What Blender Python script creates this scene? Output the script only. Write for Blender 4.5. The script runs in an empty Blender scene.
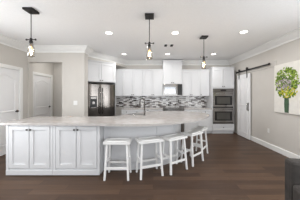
import bpy, bmesh, math, random
from mathutils import Vector, Matrix
random.seed(7)
S = bpy.context.scene
C = S.collection
R = math.radians

# ------------------------------------------------------------ camera, light, exposure
F = 160.0
cam_d = bpy.data.cameras.new('camera'); cam = bpy.data.objects.new('camera', cam_d); C.objects.link(cam)
cam.location = (0, 0, 1.4); cam.rotation_euler = (R(90), 0, 0)
cam_d.sensor_width = 36; cam_d.lens = F / 300 * 36
cam_d.shift_x = -0.01; cam_d.shift_y = -0.0167; cam_d.clip_start = 0.05
S.camera = cam
w = bpy.data.worlds.new('World'); S.world = w; w.use_nodes = True
w.node_tree.nodes['Background'].inputs[0].default_value = (0.85, 0.92, 1.0, 1)
w.node_tree.nodes['Background'].inputs[1].default_value = 1.0
S.view_settings.view_transform = 'Standard'; S.view_settings.look = 'None'
S.view_settings.gamma = 1; S.view_settings.use_curve_mapping = False
S.view_settings.exposure = 0.22

def area(name, loc, rot, sx, sy, power, col=(1, 1, 1), shape='RECTANGLE'):
    l = bpy.data.lights.new(name, 'AREA'); l.shape = shape; l.size = sx
    if shape == 'RECTANGLE': l.size_y = sy
    l.energy = power; l.color = col
    o = bpy.data.objects.new(name, l); C.objects.link(o); o.location = loc; o.rotation_euler = rot
    return o
def aim(dx, dy, dz): return Vector((dx, dy, dz)).to_track_quat('-Z', 'Y').to_euler()
# added fill lamps imitating daylight at the unseen openings, tilted up to the ceiling
area('fill_rear', (.5, -2.93, 1.25), aim(.1, 1, .5), 4.0, 1.6, 46, (0.95, 0.975, 1.0))
area('fill_left', (-3.42, 1.65, 1.35), aim(.9, .55, .3), 2.2, 1.3, 40, (0.95, 0.975, 1.0))
area('fill_right', (2.97, 1.2, 1.35), aim(-.8, .7, .3), 2.0, 1.5, 34, (0.95, 0.975, 1.0))
CAN_POWER = 7

# ------------------------------------------------------------ materials
def lin(c):
    return tuple((x / 255 / 12.92) if x / 255 <= 0.04045 else ((x / 255 + 0.055) / 1.055) ** 2.4 for x in c) + (1,)
def mat(name, rgb, rough=0.5, metal=0.0, emit=None, es=0, spec=None, noise=0.0, nscale=6, bump=0.0):
    m = bpy.data.materials.new(name); m.use_nodes = True
    nt = m.node_tree; b = nt.nodes['Principled BSDF']
    b.inputs['Base Color'].default_value = lin(rgb)
    b.inputs['Roughness'].default_value = rough; b.inputs['Metallic'].default_value = metal
    if spec is not None: b.inputs['Specular IOR Level'].default_value = spec
    if emit: b.inputs['Emission Color'].default_value = lin(emit); b.inputs['Emission Strength'].default_value = es
    if noise or bump:
        tc = nt.nodes.new('ShaderNodeTexCoord'); n = nt.nodes.new('ShaderNodeTexNoise')
        n.inputs['Scale'].default_value = nscale; n.inputs['Detail'].default_value = 5
        nt.links.new(tc.outputs['Object'], n.inputs['Vector'])
        if noise:
            cr = nt.nodes.new('ShaderNodeValToRGB')
            a = tuple(max(0, x * (1 - noise)) for x in rgb); c = tuple(min(255, x * (1 + noise)) for x in rgb)
            cr.color_ramp.elements[0].color = lin(a); cr.color_ramp.elements[1].color = lin(c)
            cr.color_ramp.elements[0].position = .3; cr.color_ramp.elements[1].position = .7
            nt.links.new(n.outputs['Fac'], cr.inputs[0]); nt.links.new(cr.outputs[0], b.inputs['Base Color'])
        if bump:
            bp = nt.nodes.new('ShaderNodeBump'); bp.inputs['Strength'].default_value = bump; bp.inputs['Distance'].default_value = .01
            nt.links.new(n.outputs['Fac'], bp.inputs['Height']); nt.links.new(bp.outputs[0], b.inputs['Normal'])
    return m
M = {}
M['wall'] = mat('wall_paint', (211, 207, 201), .8, noise=.01, nscale=3)
M['ceil'] = mat('ceiling_paint', (250, 250, 250), .9, noise=.01, nscale=40, bump=.05)
M['trim'] = mat('white_trim', (245, 245, 243), .45, noise=.004)
M['cab'] = mat('white_cabinet', (219, 220, 222), .35, noise=.004)
M['door'] = mat('white_door', (242, 242, 243), .45, noise=.004)
M['stool'] = mat('stool_white', (246, 246, 245), .4, noise=.004)
M['seat'] = mat('stool_seat_shaded', (222, 222, 220), .35, noise=.02, nscale=30)  # stool white greyed to imitate shadow reflected in the seat tops
M['iron'] = mat('dark_iron', (46, 44, 43), .45, .6, noise=.05)
M['knob'] = mat('knob_bronze', (62, 58, 56), .35, .8, noise=.04)
M['steel'] = mat('stainless', (150, 147, 144), .16, 1.0, noise=.03, nscale=3)
M['faucet'] = mat('faucet_metal', (104, 101, 99), .2, 1.0, noise=.02)
M['fridge'] = mat('dark_brushed_steel', (112, 107, 103), .13, 1.0, noise=.10, nscale=2)
M['dsteel'] = mat('dark_stainless', (120, 116, 113), .22, 1.0, noise=.03, nscale=3)
M['chrome'] = mat('brushed_nickel', (150, 148, 146), .2, 1.0, noise=.02)
M['mirror'] = mat('reflective_door_glass', (188, 189, 192), .12, .9, noise=.02)
M['black'] = mat('black_glass', (18, 18, 20), .08, noise=.02)
M['blackp'] = mat('black_plastic', (26, 26, 27), .4, noise=.02)
M['window'] = mat('oven_window', (74, 72, 68), .08, noise=.05, nscale=3)
M['velvet'] = mat('grey_velvet', (60, 56, 53), .8, noise=.16, nscale=9, bump=.2)
M['wood_leg'] = mat('dark_leg_wood', (48, 36, 30), .5, noise=.1)
M['canvas'] = mat('painting_canvas', (236, 233, 226), .8, noise=.02, nscale=12, bump=.05)
M['plastic'] = mat('white_plastic', (240, 240, 238), .4, noise=.003)
M['slot'] = mat('dark_slot', (44, 44, 44), .7, noise=.03)
M['toe'] = mat('toe_kick_white', (225, 225, 223), .6, noise=.01)
M['filament'] = mat('filament_glow', (255, 190, 110), .5, emit=(255, 196, 120), es=3.5, noise=.001)
M['lamp'] = mat('downlight_lens', (255, 250, 240), .5, emit=(255, 250, 242), es=5, noise=.001)
M['leaf'] = mat('paint_leaf_green', (100, 126, 44), .7, noise=.28, nscale=30)
M['lime'] = mat('paint_lime', (146, 172, 60), .7, noise=.2, nscale=30)
M['dkgreen'] = mat('paint_dark_green', (54, 76, 34), .7, noise=.25, nscale=30)
M['yellow'] = mat('paint_yellow', (206, 198, 44), .7, noise=.12, nscale=30)
M['mauve'] = mat('paint_mauve', (168, 156, 160), .7, noise=.18, nscale=30)
M['vase'] = mat('paint_vase_green', (66, 90, 68), .6, noise=.22, nscale=14)
M['sink'] = mat('sink_steel', (110, 108, 106), .3, 1.0, noise=.04)

def glass(name, tint=(1, 1, 1, 1), refl=.18, base=.03):
    m = bpy.data.materials.new(name); m.use_nodes = True; nt = m.node_tree; nt.nodes.clear()
    o = nt.nodes.new('ShaderNodeOutputMaterial'); t = nt.nodes.new('ShaderNodeBsdfTransparent'); g = nt.nodes.new('ShaderNodeBsdfGlossy')
    t.inputs[0].default_value = tint; g.inputs['Roughness'].default_value = .05
    l = nt.nodes.new('ShaderNodeLayerWeight'); l.inputs[0].default_value = refl
    a = nt.nodes.new('ShaderNodeMath'); a.operation = 'ADD'; a.inputs[1].default_value = base; a.use_clamp = True
    mx = nt.nodes.new('ShaderNodeMixShader')
    nt.links.new(l.outputs['Facing'], a.inputs[0]); nt.links.new(a.outputs[0], mx.inputs[0])
    nt.links.new(t.outputs[0], mx.inputs[1]); nt.links.new(g.outputs[0], mx.inputs[2]); nt.links.new(mx.outputs[0], o.inputs[0])
    return m
M['glass'] = glass('pendant_glass', (.97, .95, .9, 1), .3, .04)
M['pane'] = glass('window_glass', (1, 1, 1, 1), .1, .02)

def floor_mat():
    m = bpy.data.materials.new('dark_wood_planks'); m.use_nodes = True; nt = m.node_tree; b = nt.nodes['Principled BSDF']
    tc = nt.nodes.new('ShaderNodeTexCoord')
    br = nt.nodes.new('ShaderNodeTexBrick'); br.inputs['Scale'].default_value = 1
    br.inputs['Brick Width'].default_value = 1.3; br.inputs['Row Height'].default_value = .125
    br.inputs['Mortar Size'].default_value = .003; br.inputs['Color1'].default_value = (0, 0, 0, 1); br.inputs['Color2'].default_value = (1, 1, 1, 1)
    br.inputs['Mortar'].default_value = (0, 0, 0, 1); br.offset = .37
    nt.links.new(tc.outputs['Object'], br.inputs['Vector'])
    mp = nt.nodes.new('ShaderNodeMapping'); mp.inputs['Scale'].default_value = (1.5, 22, 1)
    n = nt.nodes.new('ShaderNodeTexNoise'); n.inputs['Scale'].default_value = 1.6; n.inputs['Detail'].default_value = 6
    nt.links.new(tc.outputs['Object'], mp.inputs[0]); nt.links.new(mp.outputs[0], n.inputs['Vector'])
    mx = nt.nodes.new('ShaderNodeMix'); mx.data_type = 'FLOAT'; mx.inputs[0].default_value = .5
    sep = nt.nodes.new('ShaderNodeSeparateColor'); nt.links.new(br.outputs['Color'], sep.inputs[0])
    nt.links.new(sep.outputs[0], mx.inputs[2]); nt.links.new(n.outputs['Fac'], mx.inputs[3])
    cr = nt.nodes.new('ShaderNodeValToRGB'); cr.color_ramp.elements[0].position = .1; cr.color_ramp.elements[1].position = .85
    cr.color_ramp.elements[0].color = lin((60, 45, 37)); cr.color_ramp.elements[1].color = lin((96, 74, 58))
    nt.links.new(mx.outputs[0], cr.inputs[0]); nt.links.new(cr.outputs[0], b.inputs['Base Color'])
    b.inputs['Roughness'].default_value = .42; b.inputs['Specular IOR Level'].default_value = .22
    return m
M['floor'] = floor_mat()

def tile_mat():
    m = bpy.data.materials.new('linear_mosaic_tile'); m.use_nodes = True; nt = m.node_tree; b = nt.nodes['Principled BSDF']
    tc = nt.nodes.new('ShaderNodeTexCoord'); sp = nt.nodes.new('ShaderNodeSeparateXYZ'); cb = nt.nodes.new('ShaderNodeCombineXYZ')
    nt.links.new(tc.outputs['Object'], sp.inputs[0]); nt.links.new(sp.outputs[0], cb.inputs[0]); nt.links.new(sp.outputs[2], cb.inputs[1])
    br = nt.nodes.new('ShaderNodeTexBrick'); br.inputs['Scale'].default_value = 1
    br.inputs['Brick Width'].default_value = .13; br.inputs['Row Height'].default_value = .032
    br.inputs['Mortar Size'].default_value = .002; br.inputs['Color1'].default_value = (0, 0, 0, 1); br.inputs['Color2'].default_value = (1, 1, 1, 1)
    br.inputs['Mortar'].default_value = (.7, .7, .7, 1); br.offset = .4
    nt.links.new(cb.outputs[0], br.inputs['Vector'])
    cr = nt.nodes.new('ShaderNodeValToRGB'); cr.color_ramp.interpolation = 'CONSTANT'
    cols = [(0, (58, 50, 47)), (.16, (216, 215, 214)), (.36, (142, 138, 138)), (.46, (240, 240, 240)), (.62, (84, 74, 70)), (.72, (232, 231, 230)), (.88, (176, 173, 173))]
    e = cr.color_ramp.elements
    e[0].position = 0; e[0].color = lin(cols[0][1]); e[1].position = cols[1][0]; e[1].color = lin(cols[1][1])
    for p, c in cols[2:]:
        k = e.new(p); k.color = lin(c)
    nt.links.new(br.outputs['Color'], cr.inputs[0]); nt.links.new(cr.outputs[0], b.inputs['Base Color'])
    b.inputs['Roughness'].default_value = .15
    return m
M['tile'] = tile_mat()

def quartz():
    m = bpy.data.materials.new('pale_quartz'); m.use_nodes = True; nt = m.node_tree; b = nt.nodes['Principled BSDF']
    tc = nt.nodes.new('ShaderNodeTexCoord'); n = nt.nodes.new('ShaderNodeTexNoise'); n.inputs['Scale'].default_value = 9; n.inputs['Detail'].default_value = 8
    n.inputs['Roughness'].default_value = .7
    cr = nt.nodes.new('ShaderNodeValToRGB'); cr.color_ramp.elements[0].position = .35; cr.color_ramp.elements[1].position = .6
    cr.color_ramp.elements[0].color = lin((182, 175, 171)); cr.color_ramp.elements[1].color = lin((198, 194, 191))
    nt.links.new(tc.outputs['Object'], n.inputs['Vector']); nt.links.new(n.outputs['Fac'], cr.inputs[0]); nt.links.new(cr.outputs[0], b.inputs['Base Color'])
    b.inputs['Roughness'].default_value = .09
    return m
M['quartz'] = quartz()

# ------------------------------------------------------------ mesh helpers
def bmn(): return bmesh.new()
def box(bm, x0, x1, y0, y1, z0, z1, bev=0, mi=0):
    vs = [bm.verts.new((x, y, z)) for x in (x0, x1) for y in (y0, y1) for z in (z0, z1)]
    fs = [bm.faces.new([vs[i] for i in q]) for q in ((0, 1, 3, 2), (4, 6, 7, 5), (0, 4, 5, 1), (2, 3, 7, 6), (0, 2, 6, 4), (1, 5, 7, 3))]
    for f in fs: f.material_index = mi
    if bev:
        es = list({e for f in fs for e in f.edges})
        r = bmesh.ops.bevel(bm, geom=es, offset=bev, segments=2, profile=.5, affect='EDGES')
        for f in r['faces']: f.material_index = mi
    return vs
def prism(bm, pts, z0, z1, mi=0, bev=0):
    a = [bm.verts.new((p[0], p[1], z0)) for p in pts]; b = [bm.verts.new((p[0], p[1], z1)) for p in pts]
    n = len(pts); fs = [bm.faces.new(list(reversed(a))), bm.faces.new(b)]
    for i in range(n): fs.append(bm.faces.new((a[i], a[(i + 1) % n], b[(i + 1) % n], b[i])))
    for f in fs: f.material_index = mi
    if bev:
        es = [e for f in fs[:2] for e in f.edges]
        bmesh.ops.bevel(bm, geom=es, offset=bev, segments=2, profile=.5, affect='EDGES')
def xzprism(bm, pts, y0, y1, mi=0):
    a = [bm.verts.new((p[0], y0, p[1])) for p in pts]; b = [bm.verts.new((p[0], y1, p[1])) for p in pts]
    n = len(pts); fs = [bm.faces.new(a), bm.faces.new(list(reversed(b)))]
    for i in range(n): fs.append(bm.faces.new((a[i], b[i], b[(i + 1) % n], a[(i + 1) % n])))
    for f in fs: f.material_index = mi
def lathe(bm, prof, n=20, ox=0, oy=0, mi=0, cap=True):
    rings = []
    for r, z in prof:
        rings.append([bm.verts.new((ox + r * math.cos(2 * math.pi * i / n), oy + r * math.sin(2 * math.pi * i / n), z)) for i in range(n)])
    for a, b in zip(rings, rings[1:]):
        for i in range(n):
            f = bm.faces.new((a[i], a[(i + 1) % n], b[(i + 1) % n], b[i])); f.material_index = mi; f.smooth = True
    if cap:
        for r in (rings[0], rings[-1]):
            f = bm.faces.new(r); f.material_index = mi
def tube(bm, pts, rad, n=10, mi=0):
    pts = [Vector(p) for p in pts]; rings = []
    prev = None
    for i, p in enumerate(pts):
        d = (pts[min(i + 1, len(pts) - 1)] - pts[max(i - 1, 0)]).normalized()
        if prev is None:
            u = d.orthogonal().normalized()
        else:
            u = (prev - d * prev.dot(d)).normalized()
        prev = u; v = d.cross(u)
        r = rad[i] if isinstance(rad, (list, tuple)) else rad
        rings.append([bm.verts.new(p + (u * math.cos(2 * math.pi * k / n) + v * math.sin(2 * math.pi * k / n)) * r) for k in range(n)])
    for a, b in zip(rings, rings[1:]):
        for k in range(n):
            f = bm.faces.new((a[k], a[(k + 1) % n], b[(k + 1) % n], b[k])); f.smooth = True; f.material_index = mi
    for r in (rings[0], rings[-1]): bm.faces.new(r).material_index = mi
def bar(bm, p, q, wx, wy, mi=0):
    """square bar between two points with horizontal cross-sections"""
    p, q = Vector(p), Vector(q)
    A = [bm.verts.new(p + Vector((sx * wx / 2, sy * wy / 2, 0))) for sx, sy in ((-1, -1), (1, -1), (1, 1), (-1, 1))]
    B = [bm.verts.new(q + Vector((sx * wx / 2, sy * wy / 2, 0))) for sx, sy in ((-1, -1), (1, -1), (1, 1), (-1, 1))]
    bm.faces.new(A[::-1]); bm.faces.new(B)
    for i in range(4): bm.faces.new((A[i], A[(i + 1) % 4], B[(i + 1) % 4], B[i]))
def obj(name, bm, m, parent=None, bev=0, smooth=False):
    bmesh.ops.recalc_face_normals(bm, faces=bm.faces)
    me = bpy.data.meshes.new(name); bm.to_mesh(me); bm.free()
    for k in (m if isinstance(m, (list, tuple)) else [m]): me.materials.append(k)
    o = bpy.data.objects.new(name, me); C.objects.link(o)
    if parent is not None: o.parent = parent
    if bev:
        b = o.modifiers.new('bevel', 'BEVEL'); b.width = bev; b.segments = 2; b.limit_method = 'ANGLE'
    if smooth:
        for p in me.polygons: p.use_smooth = True
    return o
def tag(o, label, cat, group=None, kind=None):
    o['label'] = label; o['category'] = cat
    if group: o['group'] = group
    if kind: o['kind'] = kind
    return o
def thing(name, label, cat, loc=(0, 0, 0), rz=0, group=None):
    o = bpy.data.objects.new(name, None); C.objects.link(o); o.location = loc; o.rotation_euler = (0, 0, rz)
    o.empty_display_size = .1
    return tag(o, label, cat, group)
def struct(name, bm, m, label=None):
    o = obj(name, bm, m); o['kind'] = 'structure'
    if label: o['label'] = label
    return o
def copy_tree(o, parent=None):
    c = o.copy(); C.objects.link(c); c.parent = parent
    for ch in o.children: copy_tree(ch, c)
    return c

XL, XR, YB, YR, H = -3.5, 3.05, 6.35, -3.0, 2.74
FY = 4.47         # wall that faces us, with the hall opening
# ------------------------------------------------------------ room shell
b = bmn(); box(b, -4.6, XR + .15, YR - .15, 6.5, -.1, 0); struct('floor', b, M['floor'], 'dark brown wood plank floor')
b = bmn(); box(b, -4.6, XR + .15, YR - .15, 6.5, H, H + .1); struct('ceiling', b, M['ceil'], 'flat white ceiling')
b = bmn()
box(b, XL - .15, XL, YR, .5, 0, H); box(b, XL - .15, XL, 2.9, FY + .15, 0, H)
box(b, XL - .15, XL, .5, 2.9, 0, .6); box(b, XL - .15, XL, .5, 2.9, 2.3, H)
struct('wall_left', b, M['wall'], 'greige painted left wall')
b = bmn()
box(b, XR, XR + .15, YR, .1, 0, H); box(b, XR, XR + .15, 2.3, YB + .15, 0, H)
box(b, XR, XR + .15, .1, 2.3, 0, .6); box(b, XR, XR + .15, .1, 2.3, 2.3, H)
struct('wall_right', b, M['wall'], 'greige painted right wall')
b = bmn()
box(b, XL - .15, -2.5, YR - .15, YR, 0, H); box(b, 2.5, XR + .15, YR - .15, YR, 0, H); box(b, -2.5, 2.5, YR - .15, YR, 2.35, H)
struct('wall_rear', b, M['wall'])
b = bmn(); box(b, -2.54, XR + .15, YB, YB + .15, 0, H); struct('wall_back', b, M['wall'], 'back wall of the kitchen')
b = bmn()
box(b, -2.54, -1.92, FY, FY + .25, 0, H)                       # pillar right of the opening
box(b, XL, -3.47, FY, FY + .15, 0, H); box(b, -3.47, -2.54, FY, FY + .15, 2.32, H)
struct('wall_front', b, M['wall'], 'greige wall with square opening to the hall')
b = bmn()
box(b, -4.15, -4.0, FY + .15, 6.5, 0, H); box(b, -4.0, -2.54, 6.0, 6.15, 0, H); box(b, -4.15, XL - .15, FY, FY + .15, 0, H)
struct('wall_hall', b, M['wall'], 'grey wall inside the hall')
b = bmn(); box(b, -2.6, -2.52, FY + .25, 6.35, 0, H); struct('wall_niche', b, M['wall'])
b = bmn()
prism(b, [(-2.12, 4.74), (-1.05, YB), (-2.4, YB), (-2.4, 4.74)], 2.5, H - .001)
struct('wall_diagonal', b, M['wall'], 'diagonal bulkhead above the refrigerator cabinets')
# unseen windows behind and beside the camera, added to carry the fill light
for i, (ax, pos, a0, a1, z0, z1, nm) in enumerate([('y', YR - .08, -2.5, 2.5, 0.0, 2.35, 3), ('x', XL - .08, .5, 2.9, .6, 2.3, 2), ('x', XR + .08, .1, 2.3, .6, 2.3, 2)]):
    b = bmn(); g = bmn()
    def bb(bmx, u0, u1, w0, w1, t):
        if ax == 'y': box(bmx, u0, u1, pos - t, pos + t, w0, w1)
        else: box(bmx, pos - t, pos + t, u0, u1, w0, w1)
    bb(b, a0, a1, z0, z0 + .06, .04); bb(b, a0, a1, z1 - .06, z1, .04)
    for k in range(nm + 1):
        u = a0 + (a1 - a0 - .06) * k / nm; bb(b, u, u + .06, z0 + .06, z1 - .06, .04)
    bb(g, a0 + .06, a1 - .06, z0 + .06, z1 - .06, .004)
    wn = struct('window_%d' % (i + 1), b, M['trim']); obj('pane', g, M['pane'], wn)

def sweep(name, path, prof, m, side=1):
    bm = bmn(); n = len(path); rings = []
    for i, p in enumerate(path):
        p = Vector(p)
        def nrm(a, c):
            d = (Vector(c) - Vector(a)).normalized(); return Vector((d.y, -d.x)) * side
        ns = []
        if i > 0: ns.append(nrm(path[i - 1], path[i]))
        if i < n - 1: ns.append(nrm(path[i], path[i + 1]))
        if len(ns) == 2:
            s = (ns[0] + ns[1]).normalized(); s = s / max(.3, s.dot(ns[0]))
        else: s = ns[0]
        rings.append([bm.verts.new((p.x + s.x * u, p.y + s.y * u, z)) for u, z in prof])
    k = len(prof)
    for a, c in zip(rings, rings[1:]):
        for j in range(k): bm.faces.new((a[j], a[(j + 1) % k], c[(j + 1) % k], c[j]))
    bm.faces.new(rings[0]); bm.faces.new(rings[-1])
    return struct(name, bm, m)
crown = [(0, H), (.14, H), (.14, H - .022), (.115, H - .035), (.085, H - .075), (.045, H - .11), (.022, H - .125), (.018, H - .16), (0, H - .16)]
sweep('trim_1', [(XL, YR), (XL, FY), (-1.92, FY), (-1.92, 4.72), (-2.12, 4.74), (-1.05, YB), (XR, YB), (XR, YR)], crown, M['trim'])['label'] = 'white crown moulding round the ceiling'
bprof = [(0, 0), (.016, 0), (.016, .115), (.01, .13), (0, .135)]
sweep('baseboard_right', [(XR, 5.74), (XR, YR)], bprof, M['trim'])['label'] = 'white baseboard along the right wall'
sweep('baseboard_left', [(XL, YR), (XL, 3.2)], bprof, M['trim'])
sweep('baseboard_front', [(-2.54, FY), (-1.92, FY), (-1.92, 4.71)], bprof, M['trim'])
sweep('baseboard_hall', [(-4.0, 6.0), (-2.54, 6.0)], bprof, M['trim'])

# ------------------------------------------------------------ panelled doors (local: width x, faces -y)
def arch(x0, x1, z0, z1, rise, n=8):
    pts = [(x0, z0), (x1, z0), (x1, z1 - rise)]
    for k in range(1, n):
        t = k / n; x = x1 + (x0 - x1) * t
        pts.append((x, z1 - rise + rise * math.sin(math.pi * t)))
    pts.append((x0, z1 - rise)); return pts
def inset(pts, d):
    cx = sum(p[0] for p in pts) / len(pts); cz = (min(p[1] for p in pts) + max(p[1] for p in pts)) / 2
    return [(p[0] - math.copysign(min(d, abs(p[0] - cx)), p[0] - cx), p[1] - math.copysign(min(d, abs(p[1] - cz)), p[1] - cz)) for p in pts]
def ring(bm, outer, inner, y0, y1):
    n = len(outer)
    A = [bm.verts.new((p[0], y1, p[1])) for p in outer]; B = [bm.verts.new((p[0], y0, p[1])) for p in inset(outer, .008)]
    D = [bm.verts.new((p[0], y0, p[1])) for p in inner]; E = [bm.verts.new((p[0], y1, p[1])) for p in inset(inner, .008)]
    for i in range(n):
        j = (i + 1) % n
        for a, c in ((A, B), (B, D), (D, E)): bm.faces.new((a[i], a[j], c[j], c[i]))
def panel_door(name, W, Hd, loc, rz, knob_x, label, casing=True, arch_top=True):
    e = bpy.data.objects.new(name, None); C.objects.link(e); e.location = loc; e.rotation_euler = (0, 0, rz); e['kind'] = 'structure'; e['label'] = label
    bm = bmn(); box(bm, 0, W, 0, .03, .01, Hd)
    s = .1; mid = W / 2
    cells = []
    for x0, x1 in ((s, mid - .035), (mid + .035, W - s)):
        cells += [(x0, x1, .2, .78, 0), (x0, x1, .92, Hd - .12, .07 if arch_top else 0)]
    for x0, x1, z0, z1, rise in ([(s, W - s, .2, .8, 0), (s, W - s, .98, Hd - .12, .1)] if arch_top else cells):
        o = arch(x0, x1, z0, z1, rise) if rise else [(x0, z0), (x1, z0), (x1, z1), (x0, z1)]
        ring(bm, o, inset(o, .035), -.012, 0)
        i2 = inset(o, .075); xzprism(bm, i2, -.009, .001)
    obj('door_panel', bm, M['door'], e)
    if casing:
        c = bmn()
        for x0, x1, z0, z1 in ((-.09, -.004, 0, Hd + .09), (W + .004, W + .09, 0, Hd + .09), (-.004, W + .004, Hd + .004, Hd + .09)):
            box(c, x0, x1, -.022, .03, z0, z1, .004)
        obj('door_casing', c, M['trim'], e)
    if knob_x is not None:
        h = bmn(); tube(h, [(knob_x, -.0, .99), (knob_x, -.05, .99)], .013)
        tube(h, [(knob_x, -.045, .99), (knob_x - math.copysign(.1, knob_x - mid), -.05, .99)], .01)
        lathe_pts = [(knob_x, -.001, .99), (knob_x, -.012, .99)]; tube(h, lathe_pts, .03, 16)
        obj('door_handle', h, M['iron'], e)
    return e
# local x runs along world +y when rz=90deg, front (-y) then faces +x
panel_door('door_1', .81, 2.03, (XL + .031, 3.34, 0), R(90), .74, 'white arched panel door at the far left edge')
panel_door('door_2', .84, 2.03, (-3.72 + .031, 4.92, 0), R(90), .77, 'white arched panel door inside the hall')
b = bmn(); box(b, -4.0, -3.72 - .002, 4.62, 6.0, 0, H)
struct('wall_hall_side', b, M['wall'])

# barn door on the right wall
e = bpy.data.objects.new('door_3', None); C.objects.link(e); e.location = (XR - .075, 5.64, 0); e.rotation_euler = (0, 0, R(-90)); e['kind'] = 'structure'
e['label'] = 'white sliding barn door hung from a black rail'
bm = bmn(); W = .70; box(bm, 0, W, 0, .036, .015, 2.08)
for x0, x1 in ((.08, .32), (.38, .62)):
    for z0, z1 in ((.16, .95), (1.06, 1.96)):
        o = [(x0, z0), (x1, z0), (x1, z1), (x0, z1)]; ring(bm, o, inset(o, .02), -.012, 0); xzprism(bm, inset(o, .05), -.008, .001)
obj('door_panel', bm, M['door'], e)
for x in (.12, .58):
    bm = bmn(); box(bm, x - .02, x + .02, -.012, -.002, 1.93, 2.235, .002); tube(bm, [(x, -.02, 2.235), (x, .012, 2.235)], .042, 20)
    obj('hanger', bm, M['iron'], e)
bm = bmn(); tube(bm, [(.65, -.01, .93), (.65, -.045, .93), (.65, -.045, 1.13), (.65, -.01, 1.13)], .011); box(bm, .63, .67, -.012, 0, .9, 1.16)
obj('door_handle', bm, M['chrome'], e)
t = thing('barn_door_rail', 'black steel rail mounted on right wall above the sliding door', 'rail', (XR, 4.1, 2.17))
bm = bmn(); box(bm, -.066, -.058, 0, 1.62, -.0, .045, .002); obj('rail', bm, M['iron'], t)
for y in (.06, .42, .8, 1.2, 1.55):
    bm = bmn(); tube(bm, [(-.058, y, .022), (0, y, .022)], .012); obj('standoff', bm, M['iron'], t)
for y in (.02, 1.6):
    bm = bmn(); box(bm, -.078, -.052, y - .02, y + .02, -.01, .055, .003); obj('end_stop', bm, M['iron'], t)
bm = bmn(); box(bm, -.02, 0, -.15, 1.7, -.06, .08, .003); hb = obj('header_board', bm, M['wall'], t)
hb.hide_render = False

# ------------------------------------------------------------ cabinets (local: width x from 0, faces -y, back +y)
def shaker(parent, name, x0, x1, z0, z1, knob=None, m=None, rail=.06, kind='door'):
    m = m or M['cab']; bm = bmn(); g = .006; x0 += g; x1 -= g; z0 += g; z1 -= g
    r = min(rail, (z1 - z0) * .3)
    box(bm, x0, x0 + rail, -.022, -.001, z0, z1, .0015); box(bm, x1 - rail, x1, -.022, -.001, z0, z1, .0015)
    box(bm, x0 + rail, x1 - rail, -.022, -.001, z0, z0 + r, .0015); box(bm, x0 + rail, x1 - rail, -.022, -.001, z1 - r, z1, .0015)
    box(bm, x0 + rail - .002, x1 - rail + .002, -.006, -.001, z0 + r - .002, z1 - r + .002)
    d = obj(kind, bm, m, parent)
    if knob:
        k = bmn(); x, z = knob
        tube(k, [(x, -.019, z), (x, -.034, z)], .006, 8); box(k, x - .014, x + .014, -.046, -.034, z - .014, z + .014, .003)
        obj('knob', k, M['knob'], d)
    return d
def cab_crown(parent, W, D, z, h=.07, out=.04, left=True, right=True):
    bm = bmn()
    pr = [(0, 0), (.012, 0), (out, h * .75), (out, h), (0, h)]
    pts = []
    path = []
    if left: path.append((0, D))
    path += [(0, -.0), (W, -.0)]
    if right: path.append((W, D))
    # sweep outwards
    rings = []; n = len(path)
    for i, p in enumerate(path):
        p = Vector(p); ns = []
        def nn(a, c):
            d = (Vector(c) - Vector(a)).normalized(); return Vector((d.y, -d.x))
        if i > 0: ns.append(nn(path[i - 1], path[i]))
        if i < n - 1: ns.append(nn(path[i], path[i + 1]))
        s = ns[0] if len(ns) == 1 else (ns[0] + ns[1]) / max(.3, (ns[0] + ns[1]).normalized().dot(ns[0]) * (ns[0] + ns[1]).length) if False else (ns[0] if len(ns) == 1 else ns[0] + ns[1])
        rings.append([bm.verts.new((p.x + s.x * u, p.y + s.y * u, z + v)) for u, v in pr])
    k = len(pr)
    for a, c in zip(rings, rings[1:]):
        for j in range(k): bm.faces.new((a[j], a[(j + 1) % k], c[(j + 1) % k], c[j]))
    bm.faces.new(rings[0]); bm.faces.new(rings[-1])
    obj('crown', bm, M['cab'], parent)
def upper(name, label, loc, W, D, z0, z1, ndoors, rz=0, crown_=True, left=False, right=False, group=None):
    t = thing(name, label, 'cabinet', (loc[0], loc[1], z0), rz, group)
    h = z1 - z0
    bm = bmn(); box(bm, .001, W - .001, 0, D - .002, 0, h); obj('body', bm, M['cab'], t)
    dw = W / ndoors
    for k in range(ndoors):
        kx = (dw * k + dw - .03) if (k % 2 == 0 and ndoors > 1) else dw * k + .03
        shaker(t, 'door', dw * k, dw * (k + 1), 0, h, (kx, .05))
    if crown_: cab_crown(t, W, D - .01, h, .05, .025, left, right)
    return t
UY = 6.02; UD = YB - UY
upper('wall_cabinet', 'white single door wall cabinet beside the refrigerator, partly behind it', (-1.53, UY), .39, UD, 1.36, 2.325, 1)
upper('wall_cabinet', 'white two door wall cabinet above the left end of the mosaic backsplash', (-1.14, UY), .755, UD, 1.36, 2.325, 2)
upper('wall_cabinet', 'white two door wall cabinet directly left of the microwave', (-.385, UY), .755, UD, 1.36, 2.325, 2)
upper('wall_cabinet', 'taller white two door wall cabinet above the microwave reaching the ceiling', (.37, UY - .03), .72, UD + .03, 1.81, 2.66, 2, left=True, right=True)
upper('wall_cabinet', 'white two door wall cabinet directly right of the microwave', (1.09, UY), .68, UD, 1.36, 2.31, 2)
upper('wall_cabinet', 'white single door wall cabinet beside the oven tower', (1.77, UY), .35, UD, 1.36, 2.31, 1)

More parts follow.
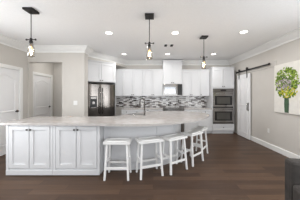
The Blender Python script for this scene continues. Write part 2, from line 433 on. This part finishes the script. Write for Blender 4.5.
# base cabinets on the back wall
BY = 5.77
def base(name, label, x, W, nd, drawer=True, dy=BY, D=None, ztop=.88, toe=.1):
    D = D or YB - dy
    t = thing(name, label, 'cabinet', (x, dy, 0))
    bm = bmn(); box(bm, .001, W - .001, 0, D - .002, toe, ztop); box(bm, .001, W - .001, .07, D - .002, 0, toe); obj('body', bm, M['cab'], t)
    dw = W / nd
    for k in range(nd):
        kx = (dw * k + dw - .03) if (k % 2 == 0 and nd > 1) else dw * k + .03
        zt = ztop - .17 if drawer else ztop - .01
        shaker(t, 'door', dw * k, dw * (k + 1), toe, zt, (kx, zt - .06))
        if drawer: shaker(t, 'drawer', dw * k, dw * (k + 1), zt, ztop - .01, (dw * (k + .5), zt + .08), rail=.035, kind='drawer')
    return t
base('base_cabinet', 'white base cabinet at the back wall right of the refrigerator', -1.14, .75, 2)
base('base_cabinet', 'white base cabinet at the back wall left of the range', -.39, .755, 2)
base('base_cabinet', 'white base cabinet at the back wall right of the range', 1.13, .5, 1)
base('base_cabinet', 'white base cabinet at the back wall next to the oven tower', 1.63, .495, 1)
b = bmn(); box(b, -1.14, .363, BY - .03, YB - .003, .881, .92, .004); tag(obj('countertop', b, M['quartz']), 'pale stone countertop along the back wall left of the range', 'countertop')
b = bmn(); box(b, 1.128, 2.125, BY - .03, YB - .003, .881, .92, .004); tag(obj('countertop', b, M['quartz']), 'pale stone countertop between range and oven tower', 'countertop')
b = bmn(); box(b, -1.9, 2.125, YB - .012, YB - .0005, .921, 1.36); struct('wall_backsplash', b, M['tile'], 'grey, white and brown linear mosaic backsplash')
# range
t = thing('range', 'stainless slide-in range under the microwave', 'range', (.375, BY - .02, 0))
bm = bmn(); box(bm, 0, .74, 0, .56, .06, .905, .004); obj('body', bm, M['steel'], t)
bm = bmn(); box(bm, .01, .73, .02, .55, .906, .918, .003); obj('cooktop', bm, M['steel'], t)
bm = bmn(); box(bm, .03, .71, -.03, -.001, .22, .72, .006); d = obj('oven_door', bm, M['steel'], t)
bm = bmn(); tube(bm, [(.08, -.03, .68), (.08, -.07, .68), (.66, -.07, .68), (.66, -.03, .68)], .01); obj('handle', bm, M['chrome'], d)
bm = bmn(); box(bm, .16, .58, -.034, -.03, .32, .6, .002); obj('window', bm, M['window'], d)
for k in range(5):
    bm = bmn(); tube(bm, [(.12 + k * .125, 0, .82), (.12 + k * .125, -.035, .82)], .02, 14); obj('knob', bm, M['dsteel'], t)
for x in (.05, .69):
    bm = bmn(); box(bm, x - .02, x + .02, .05, .5, 0, .06); obj('leg', bm, M['blackp'], t)

# microwave
t = thing('microwave', 'stainless microwave mounted under the tall wall cabinet', 'microwave', (.375, UY - .07, 1.37))
bm = bmn(); box(bm, 0, .71, .02, .39, 0, .435, .003); obj('body', bm, M['steel'], t)
bm = bmn(); box(bm, 0, .535, -.012, .019, .03, .435, .004); d = obj('door', bm, M['steel'], t)
bm = bmn(); box(bm, .06, .46, -.015, -.012, .1, .33, .001); obj('window', bm, M['mirror'], d)
bm = bmn(); tube(bm, [(.505, -.012, .07), (.505, -.045, .09), (.505, -.045, .37), (.505, -.012, .39)], .009); obj('handle', bm, M['chrome'], d)
bm = bmn(); box(bm, .54, .71, -.012, .019, .03, .435, .003); p = obj('control_panel', bm, M['blackp'], t)
bm = bmn()
box(bm, .56, .69, -.014, -.0125, .35, .4)
for i in range(3):
    for j in range(5): box(bm, .563 + i * .044, .597 + i * .044, -.014, -.0125, .07 + j * .052, .1 + j * .052)
obj('keypad', bm, M['slot'], p)
bm = bmn(); box(bm, 0, .71, -.012, .019, 0, .028, .003); obj('vent_grille', bm, M['steel'], t)

# oven tower
TW = .79
t = thing('oven_cabinet', 'tall white oven cabinet in the right back corner', 'cabinet', (2.135, BY, 0))
bm = bmn()
box(bm, 0, TW, 0, YB - BY - .002, .36 * 0 + .1, .355); box(bm, 0, TW, .05, YB - BY - .002, 0, .1)
box(bm, 0, .022, 0, YB - BY - .002, .355, 1.63); box(bm, TW - .022, TW, 0, YB - BY - .002, .355, 1.63)
box(bm, 0, TW, 0, YB - BY - .002, 1.63, 2.36); obj('body', bm, M['cab'], t)
shaker(t, 'door', 0, TW / 2, 1.66, 2.35, (TW / 2 - .03, 1.71)); shaker(t, 'door', TW / 2, TW, 1.66, 2.35, (TW / 2 + .03, 1.71))
shaker(t, 'drawer', 0, TW, .12, .34, (TW / 2, .24), rail=.05, kind='drawer')
cab_crown(t, TW, YB - BY - .02, 2.36, .05, .03, True, False)
t = thing('double_wall_oven', 'stainless double wall oven with dark glass doors', 'oven', (2.16, BY, .36))
OW = .74
bm = bmn(); box(bm, .002, OW - .002, .001, .54, .002, 1.265); obj('body', bm, M['blackp'], t)
bm = bmn(); box(bm, .0, OW, -.02, -.0005, 1.15, 1.265, .003); cp = obj('control_panel', bm, M['dsteel'], t)
bm = bmn(); box(bm, .27, .47, -.022, -.02, 1.18, 1.235); obj('display', bm, M['black'], cp)
for z0, z1 in ((.62, 1.14), (.06, .58)):
    bm = bmn(); box(bm, 0, OW, -.03, -.0005, z0, z1, .004); d = obj('oven_door', bm, M['steel'], t)
    bm = bmn(); box(bm, .06, OW - .06, -.033, -.03, z0 + .06, z1 - .13, .001); wd = obj('glass', bm, M['black'], d)
    bm = bmn(); box(bm, .13, OW - .13, -.0345, -.033, z0 + .1, z1 - .17); obj('window', bm, M['window'], wd)
    bm = bmn(); tube(bm, [(.06, -.03, z1 - .06), (.06, -.075, z1 - .06), (OW - .06, -.075, z1 - .06), (OW - .06, -.03, z1 - .06)], .012); obj('handle', bm, M['chrome'], d)
bm = bmn(); box(bm, 0, OW, -.02, -.0005, 0, .05, .003); obj('base_trim', bm, M['dsteel'], t)

# refrigerator, turned into the diagonal corner
FA = R(35); FX, FYY = -2.03, 4.80
t = thing('refrigerator', 'stainless french door refrigerator with dispenser in the left door', 'refrigerator', (FX, FYY, 0), FA)
FW = .925
bm = bmn(); box(bm, .004, FW - .004, .06, .64, .03, 1.72, .006); obj('body', bm, M['dsteel'], t)
def fdoor(x0, x1, z0, z1, nm):
    bm = bmn(); pts = []
    n = 8
    for k in range(n + 1):
        u = k / n; pts.append((x0 + (x1 - x0) * u, -.0 - .012 * math.sin(math.pi * u)))
    pts = pts + [(x1, .055), (x0, .055)]
    prism(bm, pts, z0, z1)
    o = obj(nm, bm, M['fridge'], t, bev=.006); return o
dl = fdoor(.003, FW / 2 - .003, .72, 1.74, 'door'); dr = fdoor(FW / 2 + .003, FW - .003, .72, 1.74, 'door'); df = fdoor(.003, FW - .003, .07, .71, 'freezer_drawer')
for d, x in ((dl, FW / 2 - .045), (dr, FW / 2 + .045)):
    bm = bmn(); tube(bm, [(x, -.005, .82), (x, -.06, .86), (x, -.065, 1.2), (x, -.06, 1.6), (x, -.005, 1.64)], .012); obj('handle', bm, M['chrome'], d)
bm = bmn(); tube(bm, [(.1, -.008, .62), (.12, -.065, .62), (FW - .12, -.065, .62), (FW - .1, -.008, .62)], .012); obj('handle', bm, M['chrome'], df)
bm = bmn(); box(bm, .13, .34, -.018, -.006, 1.0, 1.36, .004); dp = obj('dispenser', bm, M['blackp'], dl)
bm = bmn(); box(bm, .15, .32, -.021, -.018, 1.28, 1.34, .001); obj('display', bm, M['dsteel'], dp)
bm = bmn(); box(bm, .16, .31, -.04, -.018, 1.0, 1.02, .002); obj('drip_tray', bm, M['dsteel'], dp)
bm = bmn(); box(bm, .2, .27, -.03, -.018, 1.12, 1.2, .002); obj('paddle', bm, M['dsteel'], dp)
for x in (.06, FW - .06):
    bm = bmn(); tube(bm, [(x, .12, 0), (x, .12, .035)], .02); obj('foot', bm, M['blackp'], t)
t = thing('refrigerator_cabinet', 'white two door cabinet above the refrigerator', 'cabinet', (FX, FYY + .02, 0), FA)
bm = bmn(); box(bm, 0, FW + .02, 0, .6, 1.81, 2.42)
obj('body', bm, M['cab'], t)
bm = bmn(); box(bm, FW + .022, FW + .036, .02, .6, 0, 2.42); obj('side_panel', bm, M['cab'], t)
W2 = FW + .0
for k in range(2):
    kx = W2 / 2 - .035 if k == 0 else W2 / 2 + .035
    shaker(t, 'door', W2 / 2 * k, W2 / 2 * (k + 1), 1.815, 2.415, (kx, 1.86))
cab_crown(t, FW + .02, .3, 2.42, .05, .03, False, False)

# ------------------------------------------------------------ kitchen island
def island_cab(x, label):
    W = .81
    t = thing('island_cabinet', label, 'cabinet', (x, 2.785, 0))
    bm = bmn(); box(bm, .001, W - .001, 0, .74, .085, .878); box(bm, .001, W - .001, .05, .74, 0, .085); obj('body', bm, M['cab'], t)
    bm = bmn(); box(bm, .001, W - .001, -.022, -.0005, .012, .1, .004); obj('base_molding', bm, M['cab'], t)
    m = .045
    shaker(t, 'door', m, W / 2, .13, .865, (W / 2 - .03, .80), rail=.065); shaker(t, 'door', W / 2, W - m, .13, .865, (W / 2 + .03, .80), rail=.065)
    for u0, u1 in ((.001, m - .002), (W - m + .002, W - .001)):
        bm = bmn(); box(bm, u0, u1, -.018, -.0005, .1, .878, .002); obj('stile', bm, M['cab'], t)
    return t
island_cab(-2.545, 'white two door island cabinet at the left end of the island')
island_cab(-1.732, 'white two door island cabinet beside the leftmost bar stool')

def catmull(pts, n=8, closed=False):
    out = []; N = len(pts)
    for i in range(N - 1):
        p0 = Vector(pts[max(i - 1, 0)]); p1 = Vector(pts[i]); p2 = Vector(pts[i + 1]); p3 = Vector(pts[min(i + 2, N - 1)])
        for k in range(n):
            t = k / n
            out.append(tuple(.5 * ((2 * p1) + (-p0 + p2) * t + (2 * p0 - 5 * p1 + 4 * p2 - p3) * t * t + (-p0 + 3 * p1 - 3 * p2 + p3) * t ** 3)))
    out.append(tuple(pts[-1])); return out
base_curve = catmull([(-.918, 2.99), (-.6, 2.99), (-.3, 3.02), (.02, 3.12), (.32, 3.29), (.52, 3.51), (.64, 3.78), (.68, 4.1), (.63, 4.4), (.5, 4.6), (.15, 4.62), (-.3, 4.4), (-.7, 3.85), (-.918, 3.5)])
t = thing('island_bar_base', 'curved white panelled base under the seating side of the island', 'island', (0, 0, 0))
bm = bmn(); prism(bm, base_curve, 0, .878); obj('curved_wall', bm, M['cab'], t)
def offset(poly, d):
    out = []; n = len(poly)
    for i in range(n):
        a = Vector(poly[max(i - 1, 0)]); c = Vector(poly[min(i + 1, n - 1)]); dd = (c - a).normalized()
        out.append((poly[i][0] + dd.y * d, poly[i][1] - dd.x * d))
    return out
front = base_curve[:80]
o2 = offset(front, .016)
bm = bmn(); prism(bm, [front[i] for i in range(len(front))][::-1] + o2, 0, .1); obj('baseboard', bm, M['cab'], t)
bm = bmn(); prism(bm, front[::-1] + o2, .80, .878); obj('top_rail', bm, M['cab'], t)
# vertical battens round the curve
acc = 0; nxt = .12
for i in range(1, len(front)):
    a, c = Vector(front[i - 1]), Vector(front[i]); L = (c - a).length
    if acc + L > nxt:
        dd = (c - a).normalized(); nn = Vector((dd.y, -dd.x)); p = a + dd * (nxt - acc)
        bm = bmn(); q = [p - dd * .03, p + dd * .03, p + dd * .03 + nn * .012, p - dd * .03 + nn * .012]
        prism(bm, [tuple(v) for v in q], .1, .80); obj('batten', bm, M['cab'], t)
        nxt += .46
    acc += L
top_curve = catmull([(-.9, 2.70), (-.38, 2.645), (.12, 2.72), (.59, 2.95), (.95, 3.24), (1.24, 3.62), (1.40, 4.02), (1.36, 4.36), (1.12, 4.66), (.75, 4.82), (.3, 4.82), (-.15, 4.62), (-.55, 4.15), (-.85, 3.66)])
outline = [(-2.63, 2.745), (-1.8, 2.735)] + top_curve + [(-1.0, 3.58), (-2.63, 3.58)]
t = thing('island_countertop', 'large pale stone island countertop with a rounded bar end', 'countertop', (0, 0, 0))
bm = bmn(); prism(bm, outline, .879, .92, bev=.005); obj('slab', bm, M['quartz'], t)
# sink set in the counter
t = thing('sink', 'oval steel sink sunk in the island countertop', 'sink', (-.42, 4.0, .92))
bm = bmn(); n = 28
def ell(a, c, z): return [bm.verts.new((a * math.cos(2 * math.pi * k / n), c * math.sin(2 * math.pi * k / n), z)) for k in range(n)]
rg = [ell(.21, .15, .001), ell(.205, .145, .004), ell(.19, .13, .004), ell(.185, .125, .0015)]
for a, c in zip(rg, rg[1:]):
    for k in range(n): bm.faces.new((a[k], a[(k + 1) % n], c[(k + 1) % n], c[k]))
obj('rim', bm, M['chrome'], t, smooth=True)
bm = bmn(); rg = [ell(.185, .125, .0015), ell(.06, .05, .0012), ell(.02, .02, .0012)]
for a, c in zip(rg, rg[1:]):
    for k in range(n): bm.faces.new((a[k], a[(k + 1) % n], c[(k + 1) % n], c[k]))
bm.faces.new(rg[-1]); obj('bowl', bm, M['sink'], t, smooth=True)
# faucet
t = thing('faucet', 'tall gooseneck faucet standing on the island countertop', 'faucet', (-.2, 3.80, .92), R(0))
bm = bmn(); lathe(bm, [(.03, .0005), (.03, .012), (.02, .02), (.018, .12), (.014, .14)]); obj('base', bm, M['faucet'], t)
bm = bmn(); pts = [(0, 0, .13), (0, 0, .33)]
for k in range(1, 11):
    a = math.pi * k / 10; pts.append((-.055 + .055 * math.cos(a), .0, .33 + .07 * math.sin(a)))
pts += [(-.112, 0, .25)]
tube(bm, pts, .016, 12); obj('neck', bm, M['faucet'], t)
bm = bmn(); tube(bm, [(-.112, 0, .26), (-.114, 0, .18)], [.019, .021], 12); obj('spray_head', bm, M['faucet'], t)
bm = bmn(); tube(bm, [(.015, 0, .09), (.05, 0, .1), (.09, 0, .13)], .007); obj('lever', bm, M['faucet'], t)

# ------------------------------------------------------------ bar stools
SH = .63
def make_stool():
    t = thing('bar_stool', '', 'stool')
    bm = bmn(); nx = 12; W, D = .44, .27
    tops, bots = [], []
    for i in range(nx + 1):
        u = -1 + 2 * i / nx; x = u * W / 2; zt = SH - .008 + .008 * u * u
        rt, rb = [], []
        for j in range(5):
            v = -1 + j / 2; y = v * D / 2
            edge = -.004 if abs(v) == 1 else 0
            rt.append(bm.verts.new((x, y, zt + edge))); rb.append(bm.verts.new((x, y, SH - .045)))
        tops.append(rt); bots.append(rb)
    for i in range(nx):
        for j in range(4):
            bm.faces.new((tops[i][j], tops[i + 1][j], tops[i + 1][j + 1], tops[i][j + 1])).material_index = 1
            bm.faces.new((bots[i][j], bots[i][j + 1], bots[i + 1][j + 1], bots[i + 1][j]))
        bm.faces.new((tops[i][0], bots[i][0], bots[i + 1][0], tops[i + 1][0])); bm.faces.new((tops[i][4], tops[i + 1][4], bots[i + 1][4], bots[i][4]))
    for i in (0, nx):
        for j in range(4): bm.faces.new((tops[i][j], tops[i][j + 1], bots[i][j + 1], bots[i][j]))
    obj('seat', bm, [M['stool'], M['seat']], t)
    tx, ty, bx_, by_ = .165, .095, .195, .14
    def at(sx, sy, z):
        k = 1 - z / (SH - .05); return (sx * (tx + (bx_ - tx) * k), sy * (ty + (by_ - ty) * k), z)
    for sx in (-1, 1):
        for sy in (-1, 1):
            bm = bmn(); bar(bm, at(sx, sy, 0), at(sx, sy, SH - .048), .032, .032); obj('leg', bm, M['stool'], t, bev=.004)
    for sy in (-1, 1):
        a, c = at(-1, sy, .19), at(1, sy, .19); bm = bmn(); box(bm, a[0], c[0], a[1] - .011, a[1] + .011, .172, .208, .002); obj('stretcher', bm, M['stool'], t)
        a = at(-1, sy, .6); bm = bmn(); box(bm, a[0], -a[0], a[1] - .009, a[1] + .009, .575, .632, .002); obj('apron', bm, M['stool'], t)
    for sx in (-1, 1):
        a, c = at(sx, -1, .29), at(sx, 1, .29); bm = bmn(); box(bm, a[0] - .011, a[0] + .011, a[1], c[1], .272, .308, .002); obj('stretcher', bm, M['stool'], t)
    return t
spots = [(-.60, 2.76, 0), (-.066, 2.84, 20), (.397, 3.026, 34), (.823, 3.366, 44), (1.085, 3.76, 56)]
slab = ['white backless bar stool leftmost at the island, squarely facing the camera', 'second white bar stool from the left at the island', 'middle one of the five white bar stools', 'fourth white bar stool from the left, where the counter curves away', 'white bar stool farthest right and back at the island end']
st0 = make_stool()
for i, (mx, my, a) in enumerate(spots):
    o = st0 if i == 0 else copy_tree(st0)
    o.location = (mx, my, 0); o.rotation_euler = (0, 0, R(a))
    tag(o, slab[i], 'stool', 'white bar stools at the island')

# ------------------------------------------------------------ pendants
def make_pendant():
    t = thing('pendant_light', '', 'pendant light')
    bm = bmn(); box(bm, -.075, .075, -.085, .085, -.03, -.0005, .004); obj('ceiling_plate', bm, M['iron'], t)
    bm = bmn(); tube(bm, [(0, 0, -.03), (0, 0, -.46)], .006, 8); obj('rod', bm, M['iron'], t)
    bm = bmn(); tube(bm, [(-.065, 0, -.468), (.065, 0, -.468)], .007, 8)
    for s in (-1, 1): tube(bm, [(s * .065, 0, -.468), (s * .078, 0, -.468)], .014, 10)
    obj('cross_bar', bm, M['iron'], t)
    bm = bmn(); lathe(bm, [(.008, -.44), (.018, -.45), (.018, -.485), (.026, -.49), (.028, -.56), (.02, -.57)], 16); obj('socket', bm, M['iron'], t)
    bm = bmn(); lathe(bm, [(.03, -.53), (.034, -.56), (.048, -.61), (.052, -.66), (.05, -.74), (.046, -.74), (.048, -.66), (.044, -.61), (.03, -.565), (.027, -.53)], 24, cap=False); obj('glass_shade', bm, M['glass'], t)
    bm = bmn(); lathe(bm, [(.012, -.57), (.014, -.59), (.026, -.63), (.028, -.66), (.02, -.695), (.003, -.71)], 16); bl = obj('bulb', bm, M['glass'], t)
    bm = bmn()
    for k in range(4):
        a = math.pi / 2 * k; tube(bm, [(.008 * math.cos(a), .008 * math.sin(a), -.585), (.014 * math.cos(a), .014 * math.sin(a), -.68)], .003, 6)
    obj('filament', bm, M['filament'], bl)
    return t
p0 = make_pendant()
pl = [((-1.92, 2.52), 'dark iron pendant light nearest the left wall, over the cabinet end'), ((-.06, 2.70), 'dark iron pendant light in the middle of the three'), ((1.17, 3.68), 'dark iron pendant light at the right, farthest back')]
for i, ((x, y), lb) in enumerate(pl):
    o = p0 if i == 0 else copy_tree(p0)
    o.location = (x, y, H); tag(o, lb, 'pendant light', 'pendant lights over the island')
    l = bpy.data.lights.new('bulb_light', 'POINT'); l.energy = 6; l.color = (1, .82, .6); l.shadow_soft_size = .03
    lo = bpy.data.objects.new('bulb_light', l); C.objects.link(lo); lo.location = (x, y, H - .64)

# ------------------------------------------------------------ recessed ceiling lights
def make_can():
    t = thing('recessed_light', '', 'ceiling light')
    bm = bmn(); lathe(bm, [(.07, -.004), (.075, -.006), (.092, -.004), (.092, -.0005), (.07, -.0005)], 28, cap=False); obj('trim_ring', bm, M['plastic'], t)
    bm = bmn(); lathe(bm, [(.0001, -.003), (.0705, -.003), (.0705, -.0008), (.0001, -.0008)], 28, cap=False); obj('lens', bm, M['lamp'], t)
    return t
c0 = make_can(); first = True
nm = {(-.95, 3.45): 'recessed ceiling light between left and middle pendants', (.48, 3.45): 'recessed ceiling light between middle and right pendants', (1.93, 3.40): 'recessed ceiling light nearest the right wall, in front row',
      (-.95, 5.23): 'recessed ceiling light at back left, above the refrigerator side', (.48, 5.23): 'recessed ceiling light in front of the microwave cabinet', (1.98, 5.23): 'recessed ceiling light in front of the oven tower'}
for (x, y), lb in nm.items():
    o = c0 if first else copy_tree(c0); first = False
    o.location = (x, y, H); tag(o, lb, 'ceiling light', 'recessed ceiling lights')
for (x, y) in list(nm) + [(-.95, 1.6), (.48, 1.6), (1.93, 1.6), (-2.4, 1.6), (-.95, -.8), (1.93, -.8)]:
    area('downlight', (x, y, H - .008), (0, 0, 0), .12, .12, CAN_POWER, (1, .985, .965), 'DISK')
area('hall_fill', (-3.1, 5.3, H - .02), (0, 0, 0), .13, .13, 5, (1, .985, .965), 'DISK')  # added fill lamp to brighten the hall end, no fixture modelled

# ceiling register
t = thing('ceiling_vent', 'small white ceiling vent with dark louvres near the middle of the ceiling', 'vent', (.42, 4.28, H))
bm = bmn(); box(bm, -.125, .125, -.095, .095, -.012, -.0005, .004); obj('plate', bm, M['plastic'], t)
for s in (-1, 1):
    bm = bmn()
    for k in range(4): box(bm, s * .08 - .034, s * .08 + .034, -.075 + k * .04, -.043 + k * .04, -.024, -.0125)
    obj('louvre', bm, M['slot'], t)

# ------------------------------------------------------------ plates on the walls
t = thing('light_switch', 'white switch plate on the wall between hall opening and refrigerator', 'switch', (-2.165, FY, 1.18))
bm = bmn(); box(bm, -.055, .055, -.007, -.0005, -.06, .06, .003); obj('plate', bm, M['plastic'], t)
for x in (-.025, .025):
    bm = bmn(); box(bm, x - .016, x + .016, -.011, -.007, -.033, .033, .002); obj('rocker', bm, M['plastic'], t)
t = thing('wall_outlet', 'white outlet plate low on the right wall', 'outlet', (XR, 4.22, .46), R(-90))
bm = bmn(); box(bm, -.036, .036, -.006, -.0005, -.058, .058, .003); obj('plate', bm, M['plastic'], t)
for z in (-.022, .022):
    bm = bmn(); box(bm, -.015, .015, -.009, -.006, z - .014, z + .014, .002); obj('socket', bm, M['plastic'], t)

# ------------------------------------------------------------ flower painting
t = thing('flower_painting', 'unframed canvas of a yellow green bouquet in a green vase', 'painting', (XR - .0005, 3.98, 0), R(-90))
bm = bmn(); box(bm, 0, 1.14, -.035, 0, .985, 2.125, .003); obj('canvas', bm, M['canvas'], t)
def blob(bm, x, z, r, y=-.037, n=7, sq=1.0, ang=0):
    vs = []
    for k in range(n):
        a = 2 * math.pi * k / n; rr = r * random.uniform(.7, 1.15); u, v = rr * math.cos(a), rr * math.sin(a) * sq
        vs.append((x + u * math.cos(ang) - v * math.sin(ang), z + u * math.sin(ang) + v * math.cos(ang)))
    c = bm.verts.new((x, y - .004, z)); ring_ = [bm.verts.new((p, y, q)) for p, q in vs]
    for k in range(n): bm.faces.new((ring_[k], ring_[(k + 1) % n], c))
cx, cz = .355, 1.67
bm = bmn(); xzprism(bm, [(.315, 1.0), (.425, 1.0), (.435, 1.2), (.43, 1.35), (.31, 1.35), (.305, 1.2)], -.0375, -.0352); obj('painted_vase', bm, M['vase'], t)
def scatter(n, ex, ez, ox, oz, r0, r1, y, sq=.6, inner=0):
    bm = bmn(); k = 0
    while k < n:
        a = random.uniform(0, 2 * math.pi); q = math.sqrt(random.uniform(inner, 1))
        x = ox + ex * q * math.cos(a); z = oz + ez * q * math.sin(a)
        blob(bm, x, z, random.uniform(r0, r1), y - k * .00001, sq=sq, ang=random.uniform(0, 3.14)); k += 1
    return bm
for nm_, n_, ex, ez, ox, oz, r0, r1, y, sq, m_, inn, lb in (
    ('painted_leaves', 130, .33, .34, 0, 0, .03, .055, -.0352, .6, 'leaf', 0, 'green painted foliage'),
    ('painted_shadows', 190, .31, .30, 0, 0, .012, .026, -.0382, .5, 'dkgreen', 0, 'dark green painted shadows'),
    ('painted_buds', 200, .33, .31, 0, .05, .012, .028, -.0402, .6, 'lime', .15, 'lime painted blooms'),
    ('painted_lilac', 75, .21, .14, -.06, -.03, .014, .028, -.0422, .7, 'mauve', 0, 'pale mauve painted blooms'),
    ('painted_yellow', 46, .24, .12, .06, -.21, .014, .028, -.0432, .7, 'yellow', 0, 'yellow painted blooms')):
    o = obj(nm_, scatter(n_, ex, ez, cx + ox, cz + oz, r0, r1, y, sq, inn), M[m_], t); o['label'] = lb; o['kind'] = 'stuff'

# ------------------------------------------------------------ upholstered chair at the right corner
t = thing('armchair', 'grey velvet armchair at the lower right corner, cut off by the frame', 'chair', (1.62, 1.44, 0), R(168))
bm = bmn(); box(bm, -.36, .36, -.06, .06, .2, .795, .03); obj('backrest', bm, M['velvet'], t)
bm = bmn(); box(bm, -.24, .24, .062, .6, .24, .44, .03); obj('seat', bm, M['velvet'], t)
for s in (-1, 1):
    bm = bmn(); box(bm, min(s * .36, s * .245), max(s * .36, s * .245), .062, .6, .2, .6, .03); obj('arm', bm, M['velvet'], t)
for sx in (-1, 1):
    for y in (0, .52):
        bm = bmn(); bar(bm, (sx * .29, y, 0), (sx * .29, y, .2), .04, .04); obj('leg', bm, M['wood_leg'], t)
